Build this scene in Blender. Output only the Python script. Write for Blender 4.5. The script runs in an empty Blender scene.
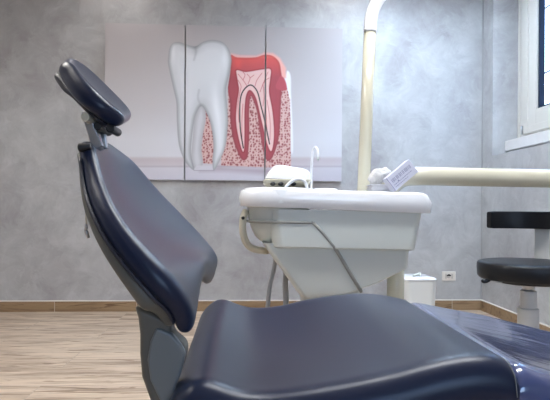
import bpy, bmesh, math, random
import numpy as np
from mathutils import Vector, Matrix, noise
random.seed(4)
C = bpy.context.scene.collection
PI = math.pi
V = Vector

# ------------------------------------------------------------------ camera
FP, HZ, CZ = 500.0, 209.0, 0.90
YAW, ROLL = 0.05, 0.0065
right0 = V((math.cos(YAW), -math.sin(YAW), 0)); fwd = V((math.sin(YAW), math.cos(YAW), 0)); up0 = V((0, 0, 1))
cr = right0*math.cos(ROLL) + up0*math.sin(ROLL)
cu = up0*math.cos(ROLL) - right0*math.sin(ROLL)
CP = V((0, 0, CZ))

def at(px, py, Y):
    """point of the plane Y=const seen in direction (px,py)"""
    d = fwd + cr*((px-275)/FP) - cu*((py-HZ)/FP)
    return CP + d*(Y/d.y)

def atX(px, py, X):
    d = fwd + cr*((px-275)/FP) - cu*((py-HZ)/FP)
    return CP + d*(X/d.x)

def proj(x, y, z):
    rx, ry, rz = x-CP.x, y-CP.y, z-CP.z
    w = rx*fwd.x + ry*fwd.y + rz*fwd.z
    a = (rx*cr.x + ry*cr.y + rz*cr.z)/w
    b = (rx*cu.x + ry*cu.y + rz*cu.z)/w
    return 275+a*FP, HZ-b*FP

cam = bpy.data.cameras.new('camera'); co = bpy.data.objects.new('camera', cam); C.objects.link(co)
cam.sensor_width = 36; cam.sensor_fit = 'HORIZONTAL'; cam.lens = FP/550*36; cam.shift_y = (HZ-200)/550
cam.clip_start = 0.02
m = Matrix((cr, cu, -fwd)).transposed().to_4x4(); m.translation = CP
co.matrix_world = m
bpy.context.scene.camera = co

# ------------------------------------------------------------------ materials
def lin(c):
    return tuple(((x/255)/12.92 if x/255 <= .04045 else ((x/255+.055)/1.055)**2.4) for x in c)

def mat(name, col, rough=.5, metal=0, bump=0, bscale=60, coat=0, spec=.5, var=0, vscale=8, sheen=0, crough=.05, bdist=.002):
    m = bpy.data.materials.new(name); m.use_nodes = True
    nt = m.node_tree; b = nt.nodes['Principled BSDF']
    b.inputs['Base Color'].default_value = (*col, 1)
    b.inputs['Roughness'].default_value = rough; b.inputs['Metallic'].default_value = metal
    b.inputs['Coat Weight'].default_value = coat; b.inputs['Coat Roughness'].default_value = crough
    b.inputs['Specular IOR Level'].default_value = spec
    tc = nt.nodes.new('ShaderNodeTexCoord')
    n = nt.nodes.new('ShaderNodeTexNoise'); n.inputs['Scale'].default_value = vscale; n.inputs['Detail'].default_value = 4
    nt.links.new(tc.outputs['Object'], n.inputs['Vector'])
    v = max(var, .015)
    r = nt.nodes.new('ShaderNodeMapRange'); r.inputs['To Min'].default_value = 1-v; r.inputs['To Max'].default_value = 1+v
    nt.links.new(n.outputs['Fac'], r.inputs['Value'])
    mx = nt.nodes.new('ShaderNodeVectorMath'); mx.operation = 'SCALE'; mx.inputs[0].default_value = col
    nt.links.new(r.outputs[0], mx.inputs['Scale']); nt.links.new(mx.outputs[0], b.inputs['Base Color'])
    if bump:
        n2 = nt.nodes.new('ShaderNodeTexNoise'); n2.inputs['Scale'].default_value = bscale; n2.inputs['Detail'].default_value = 3
        nt.links.new(tc.outputs['Object'], n2.inputs['Vector'])
        bp = nt.nodes.new('ShaderNodeBump'); bp.inputs['Strength'].default_value = bump; bp.inputs['Distance'].default_value = bdist
        nt.links.new(n2.outputs['Fac'], bp.inputs['Height']); nt.links.new(bp.outputs[0], b.inputs['Normal'])
    return m

M = {}
M['leather'] = mat('navy_leather', (.012, .018, .044), .34, bump=.25, bscale=420, spec=.12, coat=.42, crough=.33, bdist=.0006, var=.05)
M['leather_dark'] = mat('navy_leather_piping', (.02, .022, .035), .45)
M['shell'] = mat('greige_plastic', (.125, .118, .098), .42, var=.04)
M['panel'] = mat('grey_blue_plastic', (.19, .205, .205), .35, var=.05)
M['metal'] = mat('brushed_steel', (.52, .53, .55), .28, 1)
M['black'] = mat('black_plastic', (.012, .012, .014), .38)
M['vinyl'] = mat('black_vinyl', (.012, .013, .016), .42, spec=.3, bump=.2, bscale=300, bdist=.0006)
M['white'] = mat('white_gloss_plastic', (.86, .87, .90), .16, coat=.5)
M['ceramic'] = mat('white_ceramic', (.88, .90, .93), .08, coat=.8)
M['unit'] = mat('pale_grey_plastic', (.60, .63, .60), .32, var=.02)
M['groove_shade'] = mat('shaded_groove_grey', (.30, .31, .29), .5)  # groove is body-coloured; its shadow is put into this grey
M['cream'] = mat('cream_enamel', (.64, .61, .48), .22, coat=.4)
M['hose'] = mat('grey_hose', (.30, .31, .32), .4)
M['beige'] = mat('beige_plastic', (.55, .51, .40), .4)
M['stool_post'] = mat('light_grey_enamel', (.60, .60, .58), .35)
M['tissue'] = mat('white_paper', (.62, .61, .60), .9, bump=.6, bscale=30, bdist=.02)
M['paper'] = mat('carton_paper', (.58, .59, .70), .55)
M['paper_side'] = mat('carton_side', (.62, .62, .66), .6)
M['ink'] = mat('blue_grey_ink', (.20, .22, .36), .6)
M['frame'] = mat('cream_window_paint', (.56, .52, .47), .4, var=.02)
M['sill'] = mat('pale_stone', (.62, .58, .56), .35, var=.06, vscale=20)
M['gasket'] = mat('dark_gasket', (.012, .02, .04), .7, spec=.2)
M['iron'] = mat('grey_painted_iron', (.35, .37, .40), .45)
M['plate'] = mat('ivory_outlet', (.78, .72, .66), .35)
M['canvas_edge'] = mat('canvas_edge', (.62, .60, .60), .8)
M['ceiling'] = mat('white_ceiling_paint', (.80, .80, .80), .9)
M['binwhite'] = mat('bin_white', (.78, .80, .80), .3)
M['trim'] = mat('grey_joint', (.33, .325, .32), .7)
M['cap'] = mat('pale_grout', (.72, .66, .60), .7)

def plaster(name, tint=(1, 1, 1)):
    m = bpy.data.materials.new(name); m.use_nodes = True
    nt = m.node_tree; L = nt.links; b = nt.nodes['Principled BSDF']
    geo = nt.nodes.new('ShaderNodeNewGeometry')
    def noise_(s, d, dist, seed=0, rough=.55):
        n = nt.nodes.new('ShaderNodeTexNoise'); n.inputs['Scale'].default_value = s; n.inputs['Detail'].default_value = d
        n.inputs['Distortion'].default_value = dist; n.inputs['Roughness'].default_value = rough
        a = nt.nodes.new('ShaderNodeVectorMath'); a.operation = 'ADD'; a.inputs[1].default_value = (seed, seed*1.7, seed*.3)
        L.new(geo.outputs['Position'], a.inputs[0]); L.new(a.outputs[0], n.inputs['Vector']); return n
    n1 = noise_(1.3, 6, .8, 3); n2 = noise_(4.0, 9, .7, 11, .7); n3 = noise_(2.4, 3, 2.2, 7)
    # trowel edges : narrow bands of a distorted noise
    rp = nt.nodes.new('ShaderNodeValToRGB'); e = rp.color_ramp.elements
    e[0].position = .47; e[0].color = (0, 0, 0, 1); e[1].position = .50; e[1].color = (1, 1, 1, 1)
    e2 = e.new(.53); e2.color = (.25, .25, .25, 1); e3 = e.new(.60); e3.color = (0, 0, 0, 1)
    L.new(n3.outputs['Fac'], rp.inputs['Fac'])
    def math_(op, a, bb):
        q = nt.nodes.new('ShaderNodeMath'); q.operation = op
        for i, s in enumerate((a, bb)):
            if isinstance(s, (int, float)): q.inputs[i].default_value = s
            else: L.new(s, q.inputs[i])
        return q.outputs[0]
    s = math_('ADD', math_('MULTIPLY', n1.outputs['Fac'], .55), math_('MULTIPLY', n2.outputs['Fac'], .45))
    s = math_('ADD', s, math_('MULTIPLY', rp.outputs['Color'], .03))
    dv = nt.nodes.new('ShaderNodeVectorMath'); dv.operation = 'MULTIPLY_ADD'; dv.inputs[1].default_value = (.5, .5, .5)
    L.new(n2.outputs['Color'], dv.inputs[0]); L.new(geo.outputs['Position'], dv.inputs[2])
    for sc_, wt in ((3.0, .09), (7.5, .07)):
        vo = nt.nodes.new('ShaderNodeTexVoronoi'); vo.inputs['Scale'].default_value = sc_; vo.feature = 'SMOOTH_F1'; vo.inputs['Smoothness'].default_value = .25
        L.new(dv.outputs[0], vo.inputs['Vector'])
        sp = nt.nodes.new('ShaderNodeSeparateColor'); L.new(vo.outputs['Color'], sp.inputs[0])
        s = math_('ADD', s, math_('MULTIPLY', math_('SUBTRACT', sp.outputs[0], .5), wt))
    cr_ = nt.nodes.new('ShaderNodeValToRGB'); e = cr_.color_ramp.elements
    e[0].position = .30; e[0].color = (.28*tint[0], .26*tint[1], .265*tint[2], 1)
    e[1].position = .70; e[1].color = (.50*tint[0], .50*tint[1], .50*tint[2], 1)
    L.new(s, cr_.inputs['Fac']); L.new(cr_.outputs['Color'], b.inputs['Base Color'])
    b.inputs['Roughness'].default_value = .5
    rr = nt.nodes.new('ShaderNodeMapRange'); rr.inputs['To Min'].default_value = .62; rr.inputs['To Max'].default_value = .38
    L.new(n2.outputs['Fac'], rr.inputs['Value']); L.new(rr.outputs[0], b.inputs['Roughness'])
    bp = nt.nodes.new('ShaderNodeBump'); bp.inputs['Strength'].default_value = .25; bp.inputs['Distance'].default_value = .01
    L.new(s, bp.inputs['Height']); L.new(bp.outputs[0], b.inputs['Normal'])
    return m
M['plaster'] = plaster('grey_venetian_plaster')

def woodtile(name, plank, length, axis='floor', cols=((.36, .25, .17), (.62, .49, .37)), grout=(.42, .34, .27), off=(0, 0, 0)):
    m = bpy.data.materials.new(name); m.use_nodes = True
    nt = m.node_tree; L = nt.links; b = nt.nodes['Principled BSDF']
    geo = nt.nodes.new('ShaderNodeNewGeometry')
    mp = nt.nodes.new('ShaderNodeMapping'); mp.vector_type = 'POINT'; mp.inputs['Location'].default_value = off
    L.new(geo.outputs['Position'], mp.inputs['Vector'])
    br = nt.nodes.new('ShaderNodeTexBrick'); br.inputs['Scale'].default_value = 1
    br.inputs['Brick Width'].default_value = length; br.inputs['Row Height'].default_value = plank
    br.inputs['Mortar Size'].default_value = .0022; br.inputs['Mortar Smooth'].default_value = .3
    br.offset = .5 if axis == 'floor' else 0; br.inputs['Bias'].default_value = 0
    br.inputs['Color1'].default_value = (0, 0, 0, 1); br.inputs['Color2'].default_value = (1, 1, 1, 1); br.inputs['Mortar'].default_value = (.5, .5, .5, 1)
    L.new(mp.outputs[0], br.inputs['Vector'])
    # grain
    mp2 = nt.nodes.new('ShaderNodeMapping'); mp2.inputs['Scale'].default_value = (.9, 7.5, 7.5)
    add = nt.nodes.new('ShaderNodeVectorMath'); add.operation = 'MULTIPLY_ADD'; add.inputs[1].default_value = (3.1, 5.7, 2.3)
    L.new(br.outputs['Color'], add.inputs[0]); L.new(geo.outputs['Position'], add.inputs[2])
    L.new(add.outputs[0], mp2.inputs['Vector'])
    n = nt.nodes.new('ShaderNodeTexNoise'); n.inputs['Scale'].default_value = 1.6; n.inputs['Detail'].default_value = 9; n.inputs['Distortion'].default_value = .9; n.inputs['Roughness'].default_value = .62
    L.new(mp2.outputs[0], n.inputs['Vector'])
    n2 = nt.nodes.new('ShaderNodeTexNoise'); n2.inputs['Scale'].default_value = 5; n2.inputs['Detail'].default_value = 5; n2.inputs['Distortion'].default_value = 2.0
    mp3 = nt.nodes.new('ShaderNodeMapping'); mp3.inputs['Scale'].default_value = (.5, 5, 5); L.new(add.outputs[0], mp3.inputs['Vector']); L.new(mp3.outputs[0], n2.inputs['Vector'])
    rp = nt.nodes.new('ShaderNodeValToRGB'); e = rp.color_ramp.elements
    e[0].position = .33; e[0].color = (*cols[0], 1); e[1].position = .60; e[1].color = (*cols[1], 1)
    q = e.new(.47); q.color = (*[a*.35+c*.65 for a, c in zip(*cols)], 1)
    L.new(n.outputs['Fac'], rp.inputs['Fac'])
    rp2 = nt.nodes.new('ShaderNodeValToRGB'); e = rp2.color_ramp.elements
    e[0].position = .34; e[0].color = (.38, .29, .22, 1); e[1].position = .44; e[1].color = (1, 1, 1, 1)
    L.new(n2.outputs['Fac'], rp2.inputs['Fac'])
    mm = nt.nodes.new('ShaderNodeMix'); mm.data_type = 'RGBA'; mm.blend_type = 'MULTIPLY'; mm.inputs['Factor'].default_value = .8
    L.new(rp.outputs['Color'], mm.inputs['A']); L.new(rp2.outputs['Color'], mm.inputs['B'])
    mg = nt.nodes.new('ShaderNodeMix'); mg.data_type = 'RGBA'
    L.new(br.outputs['Fac'], mg.inputs['Factor']); L.new(mm.outputs['Result'], mg.inputs['A']); mg.inputs['B'].default_value = (*grout, 1)
    L.new(mg.outputs['Result'], b.inputs['Base Color'])
    b.inputs['Roughness'].default_value = .45
    bp = nt.nodes.new('ShaderNodeBump'); bp.inputs['Strength'].default_value = .15; bp.inputs['Distance'].default_value = .003
    L.new(n.outputs['Fac'], bp.inputs['Height']); L.new(bp.outputs[0], b.inputs['Normal'])
    return m
M['floor'] = woodtile('wood_look_tile', .30, 1.2, off=(.45, .12, 0), cols=((.25, .165, .11), (.62, .49, .37)))
M['base_b'] = woodtile('brown_skirting_tile', 3.0, .70, 'wall', ((.21, .13, .07), (.33, .22, .125)), (.6, .52, .44), off=(.28, 0, 0))

def film():
    m = mat('clear_plastic_film_over_navy', (.055, .078, .20), .18, coat=1, spec=.8, crough=.06)
    nt = m.node_tree; L = nt.links; b = nt.nodes['Principled BSDF']
    tc = nt.nodes.new('ShaderNodeTexCoord')
    mp = nt.nodes.new('ShaderNodeMapping'); mp.inputs['Rotation'].default_value = (0, 0, .35); mp.inputs['Scale'].default_value = (2.2, 10, 3)
    L.new(tc.outputs['Object'], mp.inputs['Vector'])
    n = nt.nodes.new('ShaderNodeTexNoise'); n.inputs['Scale'].default_value = 1.1; n.inputs['Detail'].default_value = 3; n.inputs['Distortion'].default_value = 1.2
    L.new(mp.outputs[0], n.inputs['Vector'])
    bp = nt.nodes.new('ShaderNodeBump'); bp.inputs['Strength'].default_value = .28; bp.inputs['Distance'].default_value = .004
    L.new(n.outputs['Fac'], bp.inputs['Height']); L.new(bp.outputs[0], b.inputs['Coat Normal']); L.new(bp.outputs[0], b.inputs['Normal'])
    return m
M['film'] = film()

def glass():
    m = bpy.data.materials.new('window_glass'); m.use_nodes = True; nt = m.node_tree; L = nt.links
    nt.nodes.remove(nt.nodes['Principled BSDF'])
    t = nt.nodes.new('ShaderNodeBsdfTransparent'); g = nt.nodes.new('ShaderNodeBsdfGlossy'); g.inputs['Roughness'].default_value = .02
    mx = nt.nodes.new('ShaderNodeMixShader'); mx.inputs['Fac'].default_value = .06
    L.new(t.outputs[0], mx.inputs[1]); L.new(g.outputs[0], mx.inputs[2]); L.new(mx.outputs[0], nt.nodes['Material Output'].inputs['Surface'])
    return m
M['glass'] = glass()

def emit(name, col, s):
    m = bpy.data.materials.new(name); m.use_nodes = True; b = m.node_tree.nodes['Principled BSDF']
    b.inputs['Base Color'].default_value = (.8, .8, .8, 1); b.inputs['Emission Color'].default_value = (*col, 1); b.inputs['Emission Strength'].default_value = s
    return m

# ------------------------------------------------------------------ helpers
def link(name, bm, m=None, parent=None, smooth=True, sub=0, bevel=0, mats=None):
    me = bpy.data.meshes.new(name)
    bmesh.ops.recalc_face_normals(bm, faces=bm.faces)
    bm.to_mesh(me); bm.free()
    for mm in (mats or [m]): me.materials.append(mm)
    if smooth: me.shade_smooth()
    o = bpy.data.objects.new(name, me); C.objects.link(o)
    if parent:
        o.parent = parent
        bpy.context.view_layer.update()
        o.matrix_parent_inverse = parent_world(parent).inverted()
    if bevel:
        b = o.modifiers.new('bevel', 'BEVEL'); b.width = bevel; b.segments = 3; b.limit_method = 'ANGLE'; b.angle_limit = .6
        if smooth: o.modifiers.new('wn', 'WEIGHTED_NORMAL').keep_sharp = True
    if sub:
        s = o.modifiers.new('sub', 'SUBSURF'); s.levels = sub; s.render_levels = sub
    return o

def parent_world(p):
    mtx = p.matrix_basis.copy()
    if p.parent: mtx = parent_world(p.parent) @ p.matrix_parent_inverse @ mtx
    return mtx

def thing(name, loc, label, cat, group=None):
    o = bpy.data.objects.new(name, None); C.objects.link(o); o.location = loc; o.empty_display_size = .05
    return tag(o, label, cat, group)

def tag(o, label, cat, group=None):
    o['label'] = label; o['category'] = cat
    if group: o['group'] = group
    return o

def struct(o): o['kind'] = 'structure'; return o

def box(bm, lo, hi, mi=0, mtx=None):
    vs = []
    for x in (lo[0], hi[0]):
        for y in (lo[1], hi[1]):
            for z in (lo[2], hi[2]):
                p = V((x, y, z)); vs.append(bm.verts.new(mtx @ p if mtx else p))
    for f in ((0, 1, 3, 2), (4, 6, 7, 5), (0, 4, 5, 1), (2, 3, 7, 6), (0, 2, 6, 4), (1, 5, 7, 3)):
        fc = bm.faces.new([vs[i] for i in f]); fc.material_index = mi
    return vs

def bx(lo, hi): bm = bmesh.new(); box(bm, lo, hi); return bm

def catmull(pts, n=8):
    out = []
    P = [pts[0]*2-pts[1]] + list(pts) + [pts[-1]*2-pts[-2]]
    for i in range(1, len(P)-2):
        for k in range(n):
            t = k/n
            a, b, c, d = P[i-1], P[i], P[i+1], P[i+2]
            out.append(.5*((2*b)+(c-a)*t+(2*a-5*b+4*c-d)*t*t+(3*b-a-3*c+d)*t**3))
    out.append(pts[-1].copy()); return out

def tube(bm, pts, r, seg=16, cap=True):
    """r: number or list per point"""
    R = r if isinstance(r, (list, tuple)) else [r]*len(pts)
    rings = []; prev = None
    for i, p in enumerate(pts):
        t = (pts[min(i+1, len(pts)-1)]-pts[max(i-1, 0)]).normalized()
        if prev is None:
            a = V((0, 0, 1)) if abs(t.z) < .9 else V((0, 1, 0))
            n = t.cross(a).normalized()
        else: n = (prev - t*prev.dot(t)).normalized()
        prev = n; b = t.cross(n)
        rings.append([bm.verts.new(p + (n*math.cos(2*PI*k/seg)+b*math.sin(2*PI*k/seg))*R[i]) for k in range(seg)])
    for A, B in zip(rings, rings[1:]):
        for k in range(seg): bm.faces.new((A[k], A[(k+1) % seg], B[(k+1) % seg], B[k]))
    if cap: bm.faces.new(rings[0][::-1]); bm.faces.new(rings[-1])
    return bm

def tb(pts, r, seg=16): bm = bmesh.new(); return tube(bm, pts, r, seg)

def lathe(bm, c, prof, seg=40, sx=1, sy=1):
    """prof list of (r,z); c centre x,y,z"""
    rings = []
    for r, z in prof:
        if r < 1e-6: rings.append([bm.verts.new((c[0], c[1], c[2]+z))])
        else: rings.append([bm.verts.new((c[0]+r*sx*math.cos(2*PI*k/seg), c[1]+r*sy*math.sin(2*PI*k/seg), c[2]+z)) for k in range(seg)])
    for A, B in zip(rings, rings[1:]):
        for k in range(seg):
            k2 = (k+1) % seg
            if len(A) == 1 and len(B) == 1: continue
            if len(A) == 1: bm.faces.new((A[0], B[k], B[k2]))
            elif len(B) == 1: bm.faces.new((A[k], A[k2], B[0]))
            else: bm.faces.new((A[k], A[k2], B[k2], B[k]))
    return bm

def rrect_ring(bm, xl, xr, yf, yb, z, r, n=6, zl=None, rl=None):
    """rounded rectangle ring in plan; zl: z at left end for sloped rings; rl: corner radius at the left end"""
    vs = []
    rl = r if rl is None else rl
    for cx, cy, a0, rr in ((xr, yb, 0, r), (xl, yb, PI/2, rl), (xl, yf, PI, rl), (xr, yf, 1.5*PI, r)):
        ox = cx-rr if cx == xr else cx+rr; oy = cy-rr if cy == yb else cy+rr
        for k in range(n+1):
            a = a0 + PI/2*k/n
            x = ox+rr*math.cos(a); y = oy+rr*math.sin(a)
            zz = z if zl is None else zl+(z-zl)*(x-xl)/(xr-xl)
            vs.append(bm.verts.new((x, y, zz)))
    return vs

def bridge(bm, rings, cap0=True, cap1=True):
    for A, B in zip(rings, rings[1:]):
        n = len(A)
        for k in range(n): bm.faces.new((A[k], A[(k+1) % n], B[(k+1) % n], B[k]))
    if cap0: bm.faces.new(rings[0][::-1])
    if cap1: bm.faces.new(rings[-1])

SF = [0, .05, .13, .24, .37, .5, .63, .76, .87, .95, 1]
def cushion(stations, th, r, endr, ends=(True, True), scoop=0, nsc=4):
    """stations: list of (N, F, back, dish, thick scale) -> closed lofted cushion"""
    bm = bmesh.new(); st = []
    n = len(stations)
    def ring(N, F, b, dish, ts, off=V((0, 0, 0)), comp=1, inset=0, sw=0):
        e = (F-N).normalized(); N2 = N+e*inset; F2 = F-e*inset; t = th*ts; mid = t/2
        pts = []
        def P(base, d): return base + b*(mid+(d-mid)*comp) + off
        for s in SF:
            pr = min(1, (math.sin(PI*s))**.9)
            pts.append(P(N2+(F2-N2)*s, dish*pr) - t1*scoop*sw*math.sin(PI*s)**2)
        rr = r*comp if comp < 1 else r
        for k, d in ((.72, .16), (1, .5), (.72, .86)): pts.append(P(F2+e*rr*k, t*d))
        for s in SF[::-1]: pts.append(P(N2+(F2-N2)*s, t) - t1*scoop*sw*math.sin(PI*s)**2)
        for k, d in ((.72, .86), (1, .5), (.72, .16)): pts.append(P(N2-e*rr*k, t*d))
        return [bm.verts.new(p) for p in pts]
    def mid(i): return (stations[i][0]+stations[i][1])/2
    t0 = (mid(0)-mid(1)).normalized(); t1 = (mid(-1)-mid(-2)).normalized()
    rings = []
    if ends[0]:
        N, F, b, d, ts = stations[0]
        rings.append(ring(N, F, b, d*.2, ts, t0*endr, .25, endr*.9)); rings.append(ring(N, F, b, d*.6, ts, t0*endr*.75, .7, endr*.35))
    for q, (N, F, b, d, ts) in enumerate(stations): rings.append(ring(N, F, b, d, ts, sw=max(0, 1-(n-1-q)/nsc)**1.2))
    if ends[1]:
        N, F, b, d, ts = stations[-1]
        rings.append(ring(N, F, b, d*.6, ts, t1*endr*.75, .7, endr*.35, 1)); rings.append(ring(N, F, b, d*.2, ts, t1*endr, .25, endr*.9, 1))
    bridge(bm, rings, False, False)
    k = len(SF)
    for rg in (rings[0], rings[-1]):
        for i in range(k-1): bm.faces.new((rg[i], rg[i+1], rg[2*k+3-1-i-1], rg[2*k+3-1-i]))
        bm.faces.new((rg[k-1], rg[k], rg[k+2], rg[k+3])); bm.faces.new((rg[k], rg[k+1], rg[k+2]))
        a = 2*k+3
        bm.faces.new((rg[0], rg[a-1], rg[a], rg[a+2])); bm.faces.new((rg[a], rg[a+1], rg[a+2]))
    return bm

def prism(bm, poly, d, mi=0):
    """poly: list of Vectors (planar), d: extrusion vector"""
    A = [bm.verts.new(p) for p in poly]; B = [bm.verts.new(p+d) for p in poly]; n = len(A)
    fs = [bm.faces.new(A), bm.faces.new(B[::-1])]
    for k in range(n): fs.append(bm.faces.new((A[k], B[k], B[(k+1) % n], A[(k+1) % n])))
    for f in fs: f.material_index = mi
    return bm

# ------------------------------------------------------------------ room
YW = 4.42; XR = 2.094; XL = -3.0; YF = -2.6; ZC = 3.0; T = .32
struct(link('floor', bx((XL-T, YF-T, -.1), (XR+T+.1, YW+T, 0)), M['floor'], smooth=False))
struct(link('ceiling', bx((XL-T, YF-T, ZC), (XR+T+.1, YW+T, ZC+.1)), M['ceiling'], smooth=False))
struct(link('wall_back', bx((XL-T, YW, 0), (XR+T+.1, YW+T, ZC)), M['plaster'], smooth=False))
struct(link('wall_left', bx((XL-T, YF-T, 0), (XL, YW, ZC)), M['plaster'], smooth=False))
# right wall with its window recess
WY0, WY1, WZ0, WZ1 = 2.75, 4.23, 1.372, 2.86
XO = XR+T+.1
bm = bmesh.new()
box(bm, (XR, YF-T, 0), (XO, WY0, ZC)); box(bm, (XR, WY1, 0), (XO, YW, ZC))
box(bm, (XR, WY0, 0), (XO, WY1, WZ0)); box(bm, (XR, WY0, WZ1), (XO, WY1, ZC))
struct(link('wall_right', bm, M['plaster'], smooth=False))
# wall behind the camera, with a wide window
FX0, FX1, FZ0, FZ1 = .1, 2.0, 0.9, 2.5
bm = bmesh.new()
box(bm, (XL, YF-T, 0), (FX0, YF, ZC)); box(bm, (FX1, YF-T, 0), (XR, YF, ZC))
box(bm, (FX0, YF-T, 0), (FX1, YF, FZ0)); box(bm, (FX0, YF-T, FZ1), (FX1, YF, ZC))
struct(link('wall_front', bm, M['plaster'], smooth=False))
# baseboards (tile strip + pale grout line on top)
BH = .088
def baseboard(name, lo, hi):
    bm = bmesh.new(); box(bm, lo, hi, 0); box(bm, (lo[0], lo[1], hi[2]), (hi[0], hi[1], hi[2]+.008), 1)
    struct(link(name, bm, smooth=False, mats=[M['base_b'], M['cap']]))
baseboard('baseboard_back', (XL, YW-.012, 0), (XR, YW, BH))
baseboard('baseboard_right', (XR-.012, YF, 0), (XR, YW-.012, BH))
baseboard('baseboard_left', (XL, YF, 0), (XL+.012, YW-.012, BH))
# pale joint strip in the corner
struct(link('trim_1', bx((XR-.009, YW-.009, BH+.008), (XR, YW, ZC)), M['trim'], smooth=False))

# window on the right
XF = 2.325
w = bpy.data.objects.new('window_1', None); C.objects.link(w); w.location = (XF, 3.5, WZ0); struct(w)
SZ = 1.50
bm = bmesh.new()
def frame_rect(bm, x0, x1, y0, y1, z0, z1, wd):
    box(bm, (x0, y0, z0), (x1, y0+wd, z1)); box(bm, (x0, y1-wd, z0), (x1, y1, z1))
    box(bm, (x0, y0+wd, z0), (x1, y1-wd, z0+wd)); box(bm, (x0, y0+wd, z1-wd), (x1, y1-wd, z1))
frame_rect(bm, XF, XF+.07, WY0, WY1, SZ, WZ1, .14)
frame_rect(bm, XF-.012, XF, WY0, WY1, SZ, WZ1, .03)
link('window_frame', bm, M['frame'], w, smooth=False, bevel=.004)
bm = bmesh.new()
frame_rect(bm, XF-.028, XF+.045, WY0+.12, WY1-.12, SZ+.03, WZ1-.03, .19)
frame_rect(bm, XF-.038, XF-.026, WY0+.14, WY1-.14, SZ+.04, WZ1-.04, .06)
link('sash', bm, M['frame'], w, smooth=False, bevel=.004)
bm = bmesh.new(); frame_rect(bm, XF-.01, XF+.03, WY0+.308, WY1-.308, SZ+.215, WZ1-.215, .022)
link('gasket', bm, M['gasket'], w, smooth=False)
bm = bx((XF+.012, WY0+.31, SZ+.217), (XF+.02, WY1-.31, WZ1-.217)); link('window_pane', bm, M['glass'], w, smooth=False)
bm = bmesh.new(); tube(bm, [V((XF-.03, WY1-.105, SZ+.045)), V((XF-.03, WY1-.105, SZ+.115))], .009, 12)
link('hinge', bm, M['metal'], w)
bm = bx((2.2, WY0+.002, SZ-.088), (XF+.09, WY1-.004, SZ)); link('window_sill', bm, M['sill'], w, bevel=.006)
bm = bx((2.225, WY0+.002, WZ0+.001), (XF+.09, WY1-.002, SZ-.088)); link('sill_riser', bm, M['plaster'], w, smooth=False)
# iron grille outside
g = thing('security_grille', (XO-.02, 3.5, SZ), 'grey iron scrollwork grille outside the window above the stool', 'grille')
bm = bmesh.new()
for k in range(3): tube(bm, [V((XO-.02, WY0+.0, SZ+.02+k*.55)), V((XO-.02, WY1-.0, SZ+.02+k*.55))], .009, 8)
link('rail', bm, M['iron'], g)
for k in range(6):
    y = WY1-.35-k*.2
    bm = bmesh.new()
    pts = []
    for j in range(30):
        z = SZ+.04+j*(1.05/29)
        pts.append(V((XO-.02, y+.075*math.sin(j/29*4*PI), z)))
    tube(bm, pts, .009, 8)
    pts = [V((p.x, 2*y-p.y, p.z)) for p in pts]
    tube(bm, pts, .009, 8)
    link('scroll_bar', bm, M['iron'], g)
# window behind the camera
w = bpy.data.objects.new('window_2', None); C.objects.link(w); w.location = (0, YF, FZ0); struct(w)
bm = bmesh.new()
for a, b_ in (((FX0, FZ0), (FX0+.07, FZ1)), ((FX1-.07, FZ0), (FX1, FZ1)), ((FX0, FZ0), (FX1, FZ0+.07)), ((FX0, FZ1-.07), (FX1, FZ1)), ((1.02, FZ0), (1.08, FZ1))):
    box(bm, (a[0], YF-.16, a[1]), (b_[0], YF-.09, b_[1]))
link('window_frame', bm, M['frame'], w, smooth=False)
link('window_pane', bx((FX0+.05, YF-.13, FZ0+.05), (FX1-.05, YF-.122, FZ1-.05)), M['glass'], w, smooth=False)

# ceiling lights
def ceiling_light(x0, y0, x1, y1, s, label, col=(1, .96, .90)):
    t = thing('ceiling_light', ((x0+x1)/2, (y0+y1)/2, ZC), label, 'ceiling light')
    bm = bmesh.new()
    f = .02
    box(bm, (x0, y0, ZC-.05), (x0+f, y1, ZC)); box(bm, (x1-f, y0, ZC-.05), (x1, y1, ZC))
    box(bm, (x0+f, y0, ZC-.05), (x1-f, y0+f, ZC)); box(bm, (x0+f, y1-f, ZC-.05), (x1-f, y1, ZC))
    link('housing', bm, M['white'], t, smooth=False)
    link('diffuser', bx((x0+f, y0+f, ZC-.045), (x1-f, y1-f, ZC-.03)), emit('lamp_light', col, s), t, smooth=False)
    return t
ceiling_light(.9, 3.25, 1.7, 3.55, 98, 'cool white ceiling light close to the back wall', (.60, .79, 1))
ceiling_light(.0, 1.5, 1.5, 1.8, 46, 'wide ceiling light above the dental chair', (.95, .97, 1))
ceiling_light(-2.2, 1.2, -1.2, 2.2, 17, 'square ceiling light left of the dental chair')
for px_, lab in ((112, 'round ceiling spotlight above the left canvas panel'), (348, 'round ceiling spotlight above the right canvas panel')):
    c = at(px_, 5, 4.1)
    t = thing('ceiling_spotlight', (c.x, 4.1, ZC), lab, 'ceiling light')
    bm = bmesh.new(); lathe(bm, (c.x, 4.1, ZC), [(.052, -.001), (.052, -.018), (.07, -.018), (.075, -.001)], 32); link('trim_ring', bm, M['white'], t)
    bm = bmesh.new(); lathe(bm, (c.x, 4.1, ZC), [(0, -.012), (.05, -.012), (.05, -.002), (0, -.002)], 32); link('lamp_disc', bm, emit('spot_light', (1, .97, .92), 85), t)

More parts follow.
